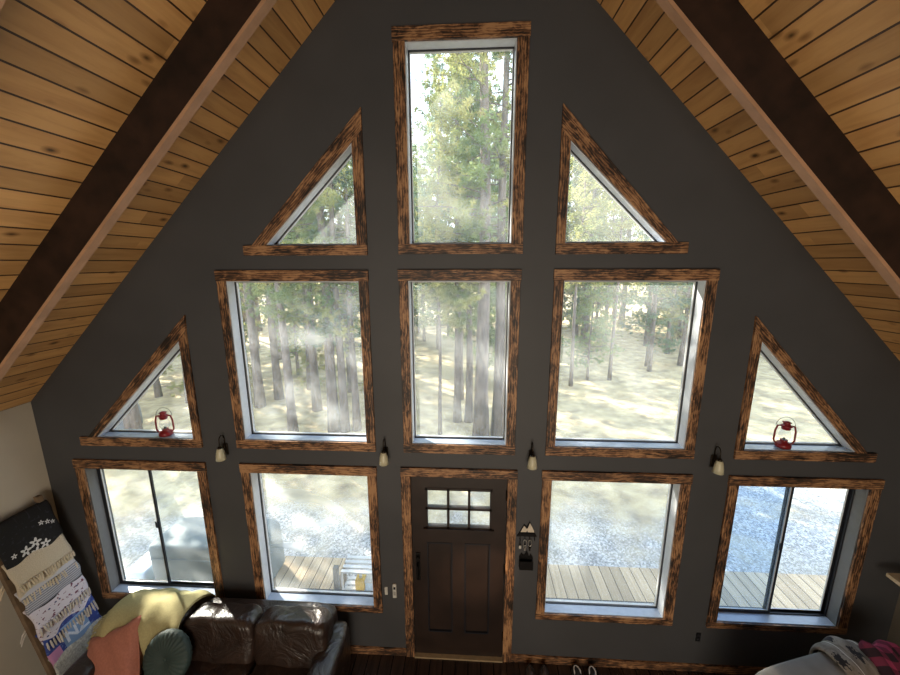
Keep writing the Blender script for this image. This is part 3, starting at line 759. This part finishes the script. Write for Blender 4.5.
# ------------------------------------------------------------------ grey armchair sofa near the right corner
rz = .27
G = empty('grey_loveseat', (2.82, -.60, 0), rz); tag(G, 'grey fabric loveseat with rounded back near the right corner', 'sofa')
MB().soft((0, 0, .47), (1.20, .26, .80), .34, 36).build('backrest', grey_fab, G, smooth=True)
MB().soft((0, -.40, .24), (1.14, .66, .30), .2, 28).build('base', grey_fab, G, smooth=True)
for s in (-1, 1):
    MB().soft((s*.27, -.45, .42), (.53, .62, .16), .35, 28).build('seat_cushion', grey_fab, G, smooth=True)
    MB().soft((s*.60, -.36, .33), (.18, .80, .54), .4, 28).build('arm', grey_fab, G, smooth=True)
    for y in (.04, -.68): MB().lathe([(.02, 0), (.028, .10)], c=(s*.52, y, 0), seg=10).build('leg', black_metal, G)
def deer(nt, uv, u, v):
    n = noise(nt, uv, 6, 3, .6, .8); n2 = noise(nt, uv, 22, 3)
    vo = N(nt, 'TexVoronoi', Scale=4.2); L(nt, uv, vo.inputs['Vector'])
    th = math_(nt, 'ADD', .22, math_(nt, 'MULTIPLY', math_(nt, 'SUBTRACT', n2, .5), .9))
    c = ramp(nt, n, [(.35, (.13, .11, .095)), (.65, (.25, .225, .20))])
    c = mixc(nt, math_(nt, 'LESS_THAN', vo.outputs['Distance'], math_(nt, 'ADD', th, .13)), c, (.012, .011, .016))
    ln = math_(nt, 'LESS_THAN', math_(nt, 'ABSOLUTE', math_(nt, 'SUBTRACT', math_(nt, 'FRACT', math_(nt, 'MULTIPLY', u, 1.6)), .5)), .02)
    return mixc(nt, ln, c, (.5, .48, .46)), n2
def drape(cx, w, hb, hf, amp):
    def f(u, v):
        pts = [(.152, .88-hb), (.152, .70), (.135, .83), (.07, .895), (0, .905), (-.07, .895), (-.138, .83), (-.157, .70), (-.157, .88-hf)]
        p = sample(pts, v); x = cx+w*(u-.5)
        bl_ = amp*math.sin(PI*u)
        return (x+.012*math.sin(8*v), p.x*(1+bl_*1.2)+.008*math.sin(11*u+3*v), .47+(p.y-.47)*(1+bl_*.35)+.006*math.sin(13*u))
    return f
pt = empty('patterned_throw', G.location, rz); tag(pt, 'grey brown throw with dark snowflake pattern over the loveseat back', 'blanket')
MB().grid(drape(.30, .34, .45, .40, .20), 24, 40).build('throw_cloth', mk_uvpat('snowflake_print', deer), pt, smooth=True, solid=.02)
pl = empty('plaid_blanket', (3.40, -.62, .82), rz); tag(pl, 'magenta and black checked blanket bundled beside the patterned throw', 'blanket')
def plf(sign):
    def g(u, v):
        a, b = 2*u-1, 2*v-1; t = max(0, 1-a**4)**.5*max(0, 1-b**4)**.5
        return (a*.20, sign*.09*t**.8+.012*math.sin(8*a), b*.22+.02*math.sin(5*a))
    return g
o = MB().grid(plf(1), 20, 20).grid(plf(-1), 20, 20).build('blanket_cloth', mk_check('magenta_check', (.34, .035, .10), (.02, .006, .012), 4), pl, smooth=True); o.rotation_euler = (-.95, .25, 0)

# ------------------------------------------------------------------ shelf on the right wall
e = empty('wall_shelf', (3.85, -.55, 1.31)); tag(e, 'pale wood ledge with white bracket on the right wall', 'shelf')
MB().box(-.16, .155, -.42, .42, 0, .035).build('board', pale_wood, e, bevel=.004)
for y in (-.3, .32): MB().tube([(.15, y, -.02), (.14, y, -.17), (.04, y, -.07), (-.08, y, -.012)], .009, 8).build('bracket', white_pl, e, smooth=True)

# ------------------------------------------------------------------ shoes
def make_shoe(body_m, line_m, name):
    e = empty(name)
    def up(u, v):
        # u along length (0 heel..1 toe), v around
        a = 2*PI*v; L_ = .28; w = .045*(1-.35*abs(2*u-.9)**2.2)+.004
        if u < .03 or u > .97: w *= .55
        h = .095 if u < .30 else .095-.060*min(1, (u-.30)/.45)
        if u > .92: h *= .75
        z = h/2+ h/2*math.sin(a); return ((w*math.cos(a))*(1-.25*max(0, math.sin(a))), -u*L_+.14, max(.012, z+.008))
    MB().grid(up, 18, 20).build('upper', body_m, e, smooth=True)
    out = []
    for i in range(24):
        t = 2*PI*i/24; u = .5+.5*math.cos(t); w = .052*(1-.35*abs(2*u-.9)**2.2)
        out.append((w*math.copysign(abs(math.sin(t))**.6, math.sin(t)), -u*.29+.145))
    MB().prism(out, 0, .018, 'z').build('sole', line_m, e)
    ring = [(math.cos(t)*.030, .075+math.sin(t)*.05, .100-.012*math.sin(t)*0-(.02 if math.sin(t) < -.3 else 0)) for t in [2*PI*i/20 for i in range(20)]]
    MB().tube(ring, .006, 6, closed=True).build('collar', line_m, e, smooth=True)
    for i in range(4): MB().tube([(-.024, .01-.025*i, .088-.012*i), (0, .005-.025*i, .095-.012*i), (.024, .01-.025*i, .088-.012*i)], .003, 5).build('lace', line_m, e)
    return e
dk = simple('black_shoe_fabric', (.012, .012, .014), .7); wh = simple('white_rubber', (.62, .60, .60), .5); dk2 = simple('brown_shoe_leather', (.05, .035, .03), .5)
for k, (x, y, r, bm_, lm_, lb) in enumerate([(1.085, -.22, .12, dk, wh, 'black sneaker with white collar, the one nearer the door'), (1.215, -.22, -.10, dk, wh, 'black sneaker with white collar, the one farther from the door'),
        (.62, -.24, .05, dk2, dk, 'dark leather shoe next to the door casing'), (.75, -.24, -.05, dk2, dk, 'dark leather shoe between its pair and the sneakers')]):
    s = make_shoe(bm_, lm_, 'sneaker' if k < 2 else 'dark_shoe'); s.location = (x, y, 0.0); s.rotation_euler = (0, 0, r); tag(s, lb, 'shoe', 'shoes along the wall by the door')

# ------------------------------------------------------------------ outdoors
GZ = -.5
tag(MB().box(-60, 70, T+.02, 110, GZ-.3, GZ).build('ground', ground_m), kind='structure')
DZ = -.15
e = empty('deck', (0, 0, 0)); tag(e, kind='structure')
MB().box(-4.25, -1.78, T+.005, 1.42, DZ-.04, DZ).build('deck_boards', deck_m, e)
MB().box(-.95, 6.6, T+.005, 1.46, DZ-.04, DZ).build('deck_boards', deck_m, e)
MB().box(-4.25, -1.78, 1.36, 1.41, GZ, DZ-.04).box(-.95, 6.6, 1.40, 1.45, GZ, DZ-.04).box(-1.83, -1.79, T+.01, 1.40, GZ, DZ-.04).build('skirt_board', simple('deck_skirt', (.20, .15, .10), .8), e)
stone = simple('concrete_step', (.45, .45, .44), .9)
tag(MB().box(-1.76, -.97, T+.005, 1.2, GZ, GZ+.06).build('stepping_slab', stone), 'low concrete slab in the gap of the deck', 'slab')
tag(MB().box(-1.72, -1.66, .80, .86, GZ, .26).build('deck_post', simple('grey_post', (.14, .14, .135), .8), bevel=.005), 'short grey post at the edge of the deck gap', 'post')
tag(MB().box(-1.10, -1.04, .86, .92, GZ, .20).build('deck_post', simple('grey_post_b', (.24, .25, .25), .8), bevel=.005), 'short pale grey post by the white rack, nearer the door', 'post')
e = empty('slatted_rack', (-1.38, .85, GZ+.06)); tag(e, 'white slatted rack standing outside the window beside the door', 'rack')
for z in (.14, .40, .72):
    for i in range(4): MB().box(-.20, .20, -.14+.075*i, -.095+.075*i, z, z+.018).build('slat', sashw_m, e)
for x in (-.20, .185):
    for y in (-.14, .13): MB().box(x, x+.02, y, y+.02, 0, .74).build('leg', sashw_m, e)
yel = simple('yellow_plastic', (.75, .48, .06), .5)
e = empty('yellow_jug', (-1.37, .82, GZ+.06+.418)); tag(e, 'yellow jug standing on the white rack outside', 'jug')
MB().box(-.06, .06, -.06, .06, 0, .15).build('body', yel, e, bevel=.015); MB().lathe([(.02, .15), (.02, .18)], seg=12).build('cap', white_pl, e)
e = empty('storage_tub', (-1.25, .82, GZ+.06+.418)); tag(e, 'pale blue lidded tub beside the yellow jug on the rack', 'tub')
MB().box(-.05, .05, -.06, .06, 0, .13).build('body', simple('pale_blue_plastic', (.5, .62, .72), .5), e, bevel=.01); MB().box(-.055, .055, -.065, .065, .13, .145).build('lid', white_pl, e)
# covered grill set
e = empty('covered_grill', (-3.36, 1.02, DZ)); tag(e, 'large grey fabric cover over outdoor furniture on the deck', 'furniture cover')
def cov(p):
    p = Vector(p)
    k = 1+.04*math.sin(9*math.atan2(p.y, p.x)+2)*(.6-p.z*.5)
    p.x *= k; p.y *= k
    if p.z > .5: p.z -= .06*math.sin(3*p.x+1)**2
    return p
MB().soft((0, 0, .36), (1.48, .60, .72), .16, 56, None, cov).build('cover_cloth', cover_m, e, smooth=True)
MB().tube([(-.70, -.31, .52), (-.3, -.325, .54), (.3, -.325, .53), (.70, -.31, .52)], .008, 6).build('hem_cord', cover_m, e)
for x in (-.6, .6): MB().box(x-.02, x+.02, -.31, -.27, -.0, .12).build('leg', black_metal, e)
e = empty('folded_tarp', (-4.36, 1.0, GZ)); tag(e, 'blue grey tarp over a low box left of the large cover', 'tarp')
MB().soft((0, 0, .30), (.36, .5, .62), .35, 28, None, cov).build('tarp_cloth', tarp_m, e, smooth=True)
tag(MB().soft((-9.75, 6.3, GZ+.25), (.60, .6, 1.15), .7, 24, None, cov).build('boulder', greyrock, smooth=True), 'grey boulder on the forest floor seen through the lantern window', 'boulder')

# ---- trees
def make_tree_meshes(seed, Ht, r0, c0, rad, leaf, nb=90, dens=1.0):
    rg = np.random.default_rng(seed); rn = random.Random(seed)
    tb = MB(); n = 12
    pts = [(.12*math.sin(i*.7+seed)*i/n, .12*math.cos(i*.9+seed)*i/n, Ht*i/n) for i in range(n+1)]
    tb.tube(pts, [max(.015, r0*(1.25 if i == 0 else 1)*(1-i/n*.92)) for i in range(n+1)], 9)
    V = []; 
    for b in range(nb):
        t = c0+(1-c0)*((b+rn.random())/nb); z = Ht*t*.985; az = rn.random()*2*PI
        ll = rad*(1-((t-c0)/(1-c0))**1.5*.85)*rn.uniform(.55, 1.1)
        if t < c0+.08: ll *= .8
        dz = rn.uniform(-.25, .25)+.25*(t-c0)
        base = np.array([.12*math.sin(t*n*.7+seed)*t, .12*math.cos(t*n*.9+seed)*t, z])
        dr = np.array([math.cos(az), math.sin(az), dz])
        tip = base+dr*ll
        tb.tube([tuple(base), tuple(base+dr*ll*.5+np.array([0, 0, .04])), tuple(tip)], [.022, .013, .005], 4)
        nc = int((5+ll*7)*dens)
        s = rg.uniform(.25, 1.02, nc)**.8
        c = base+dr*ll*s[:, None]+rg.normal(0, .13+.05*ll, (nc, 3))*np.array([1, 1, .55])
        V.append(c)
    c = np.concatenate(V); k = 22
    cc = np.repeat(c, k, 0); m_ = len(cc)
    d = rg.normal(0, 1, (m_, 3)); d[:, 2] += .35; d /= np.linalg.norm(d, axis=1)[:, None]
    s = np.cross(d, rg.normal(0, 1, (m_, 3))); s /= np.linalg.norm(s, axis=1)[:, None]
    ln = rg.uniform(.09, .19, m_)[:, None]; w = rg.uniform(.012, .022, m_)[:, None]
    p0 = cc+d*.02; P3 = np.stack([p0-s*w, p0+s*w, cc+d*ln], 1).reshape(-1, 3)
    me = bpy.data.meshes.new('foliage'); me.vertices.add(len(P3)); me.vertices.foreach_set('co', P3.ravel().astype('f4'))
    me.loops.add(m_*3); me.loops.foreach_set('vertex_index', np.arange(m_*3, dtype='i4')); me.polygons.add(m_); me.polygons.foreach_set('loop_start', np.arange(0, m_*3, 3, dtype='i4'))
    me.polygons.foreach_set('loop_total', np.full(m_, 3, dtype='i4'))
    me.update(calc_edges=True); me.materials.append(leaf)
    return tb, me
protos = []
for k, a in enumerate([(11, 15, .17, .30, 2.0, leaf_a), (12, 17, .20, .24, 2.2, leaf_b), (13, 14, .14, .22, 1.8, leaf_c), (14, 12, .12, .18, 1.7, leaf_b), (15, 16, .17, .35, 1.9, leaf_a), (16, 9, .07, .10, 1.5, leaf_a), (17, 13, .12, .03, 2.3, leaf_b), (18, 14, .11, .10, 2.2, leaf_c), (19, 14, .085, .34, 1.6, leaf_b)]):
    tb, me = make_tree_meshes(*a)
    root = empty('pine_tree', (0, 500, 0)); tr = tb.build('trunk', bark, root, smooth=True, fixn=False)
    fo = bpy.data.objects.new('foliage', me); C.objects.link(fo); fo.parent = root
    protos.append(root)
used = set()
def tree(kind, x, y, s, rz_, label, group=None):
    p = protos[kind]
    o = copy_tree(p) if kind in used else p
    used.add(kind)
    o.location = (x, y, GZ-.02); o.scale = (s, s, s); o.rotation_euler = (0, 0, rz_)
    tag(o, label, 'tree', group); return o
near = [
    (4, -6.75, 7.9, .85, 'grey pine trunk at the left side of the smudged middle window'), (0, -6.5, 8.6, .8, 'pine just right of the leftmost trunk in the smudged middle window'),
    (0, -4.75, 5.95, .72, 'pine trunk nearest the house in the smudged middle window'), (4, -4.8, 7.7, .80, 'pine standing centrally in the smudged middle window, set back'),
    (1, -3.7, 6.2, .75, 'first of three close trunks at the right of the smudged window'), (0, -3.42, 6.25, .70, 'middle of three close trunks at the right of the smudged window'),
    (2, -3.12, 6.35, .75, 'last of three close trunks at the right of the smudged window'),
    (8, -.80, 6.2, .62, 'thin young tree at the left of the centre window'), (4, -.37, 7.05, .65, 'left trunk of the leaning pair in the centre window'), (0, -.03, 7.05, .65, 'right trunk of the leaning pair in the centre window'),
    (1, .30, 6.05, .95, 'thickest pine trunk running up the centre window'), (4, .74, 6.2, .90, 'pine trunk against the right edge of the centre window'),
    (8, 3.75, 10.4, .8, 'pine at the left of the clearing window, nearest the house'), (5, 4.6, 11.2, .7, 'short thin tree in the clearing, second from the left'),
    (8, 5.45, 11.2, .8, 'slim pine in the middle of the clearing window'), (7, 7.55, 12.5, .75, 'dark full pine right of the middle of the clearing window'), (8, 7.8, 13.3, .85, 'pine just behind the dark full one in the clearing'),
    (3, 9.35, 13.5, .85, 'light yellow green pine at the right edge of the clearing'), (4, -9.3, 8.2, .9, 'pine behind the boulder seen through the lantern window'),
]
for k, (kd, x, y, s, lb) in enumerate(near): tree(kd, x, y, s, k*1.9, lb, 'pine trees close to the house')
rn = random.Random(5); cnt = 0; pts = [(n_[1], n_[2]) for n_ in near]
def clear(x, y):
    return (1.0 < x and y < 15) or y < 7.5 or (x > 9 and y < 12)
while cnt < 185:
    y = (8+rn.random()**1.15*38) if cnt % 2 else 15.2+rn.random()*12; x = -.0+(rn.random()*2-1)*(6+y*1.45)
    if clear(x, y): continue
    if y > 12 and 8 < x-.0 < 9: pass
    if min((x-a)**2+(y-b)**2 for a, b in pts) < (1.0 if y < 20 else 1.6): continue
    pts.append((x, y)); kd = rn.choice([0, 8, 2, 3, 4, 8, 6, 3, 5] if y < 16 else [6, 7, 6, 7, 8, 3, 5, 1])
    far = y > 22
    tree(kd, x, y, rn.uniform(.8, 1.15), rn.random()*6, 'pine in the dense forest far beyond the clearing' if far else 'pine in the forest just beyond the nearest trunks', 'far forest pines' if far else 'mid forest pines'); cnt += 1
for x, y, kd in ((-10.8, 8.6, 6), (-12.6, 10.4, 7), (-9.2, 10.2, 6)): tree(kd, x, y, .8, x, 'low branched pine seen through the lantern window above the sofa', 'low pines left of the yard')
for x, y in ((-6.1, 10.3), (-4.3, 9.4)): tree(6, x, y, .62, x, 'low branched young pine behind the trunks in the smudged middle window', 'young pines behind the trunks')
# trees left and right of the house, throwing shadow over the yard
for k, (x, y) in enumerate([(-9.5, 3.2), (-12, 5.4), (-8.4, 5.1), (-13, 2.2), (-15, 7), (-16, 4.2)]):
    tree([4, 0, 4, 1, 0, 1, 4, 0, 1][k], x, y, .85+.05*(k % 3), k*1.3, 'pine standing at the side of the yard left of the house', 'side yard pines')

# ------------------------------------------------------------------ light
w = bpy.data.worlds.new('world'); sc.world = w; w.use_nodes = True; nt = w.node_tree; nt.nodes.clear()
bg = nt.nodes.new('ShaderNodeBackground'); ow = nt.nodes.new('ShaderNodeOutputWorld'); L(nt, bg.outputs[0], ow.inputs[0])
tc = nt.nodes.new('ShaderNodeTexCoord'); sx_ = nt.nodes.new('ShaderNodeSeparateXYZ'); L(nt, tc.outputs['Generated'], sx_.inputs[0])
L(nt, ramp(nt, sx_.outputs[2], [(0, (.92, .96, 1.0)), (.35, (.76, .88, 1.0)), (1, (.55, .73, 1.0))]), bg.inputs[0]); bg.inputs[1].default_value = 3.9
sun = bpy.data.lights.new('sun', 'SUN'); sun.energy = 23; sun.angle = .01; sun.color = (1, .91, .76)
so = bpy.data.objects.new('sun', sun); C.objects.link(so); d = Vector((-.77, .64, .62)); so.rotation_euler = d.to_track_quat('Z', 'Y').to_euler()
def area(loc, tgt, sx, sy, e, col):  # unseen fill lights added behind the camera to brighten the interior
    a = bpy.data.lights.new('fill_light', 'AREA'); a.shape = 'RECTANGLE'; a.size = sx; a.size_y = sy; a.energy = e; a.color = col
    o = bpy.data.objects.new('fill_light', a); C.objects.link(o); o.location = loc; o.rotation_euler = (Vector(loc)-Vector(tgt)).to_track_quat('Z', 'Y').to_euler(); return o
area((0, -7.6, 2.7), (0, 0, 2.4), 3.5, 2.5, 170, (1, .90, .76))
area((-.1, -5.6, 1.2), (-.1, -1.5, 6), 3, 1.5, 105, (1, .84, .62))
sp_ = bpy.data.lights.new('door_glow_spot', 'SPOT'); sp_.energy = 650; sp_.spot_size = .20; sp_.spot_blend = 1; sp_.color = (1, .72, .48); sp_.shadow_soft_size = .05  # added warm spot standing in for the glow on the door
so2 = bpy.data.objects.new('door_glow_spot', sp_); C.objects.link(so2); so2.location = (1.9, -3.2, 2.6); so2.rotation_euler = (Vector((1.9, -3.2, 2.6))-Vector((.10, 0, 1.02))).to_track_quat('Z', 'Y').to_euler()
sc.view_settings.view_transform = 'Standard'; sc.view_settings.look = 'None'; sc.view_settings.exposure = 0
sc.cycles.max_bounces = 8; sc.cycles.transparent_max_bounces = 24; sc.cycles.diffuse_bounces = 4
sc.cycles.sample_clamp_indirect = 4
sc.cycles.use_denoising = True
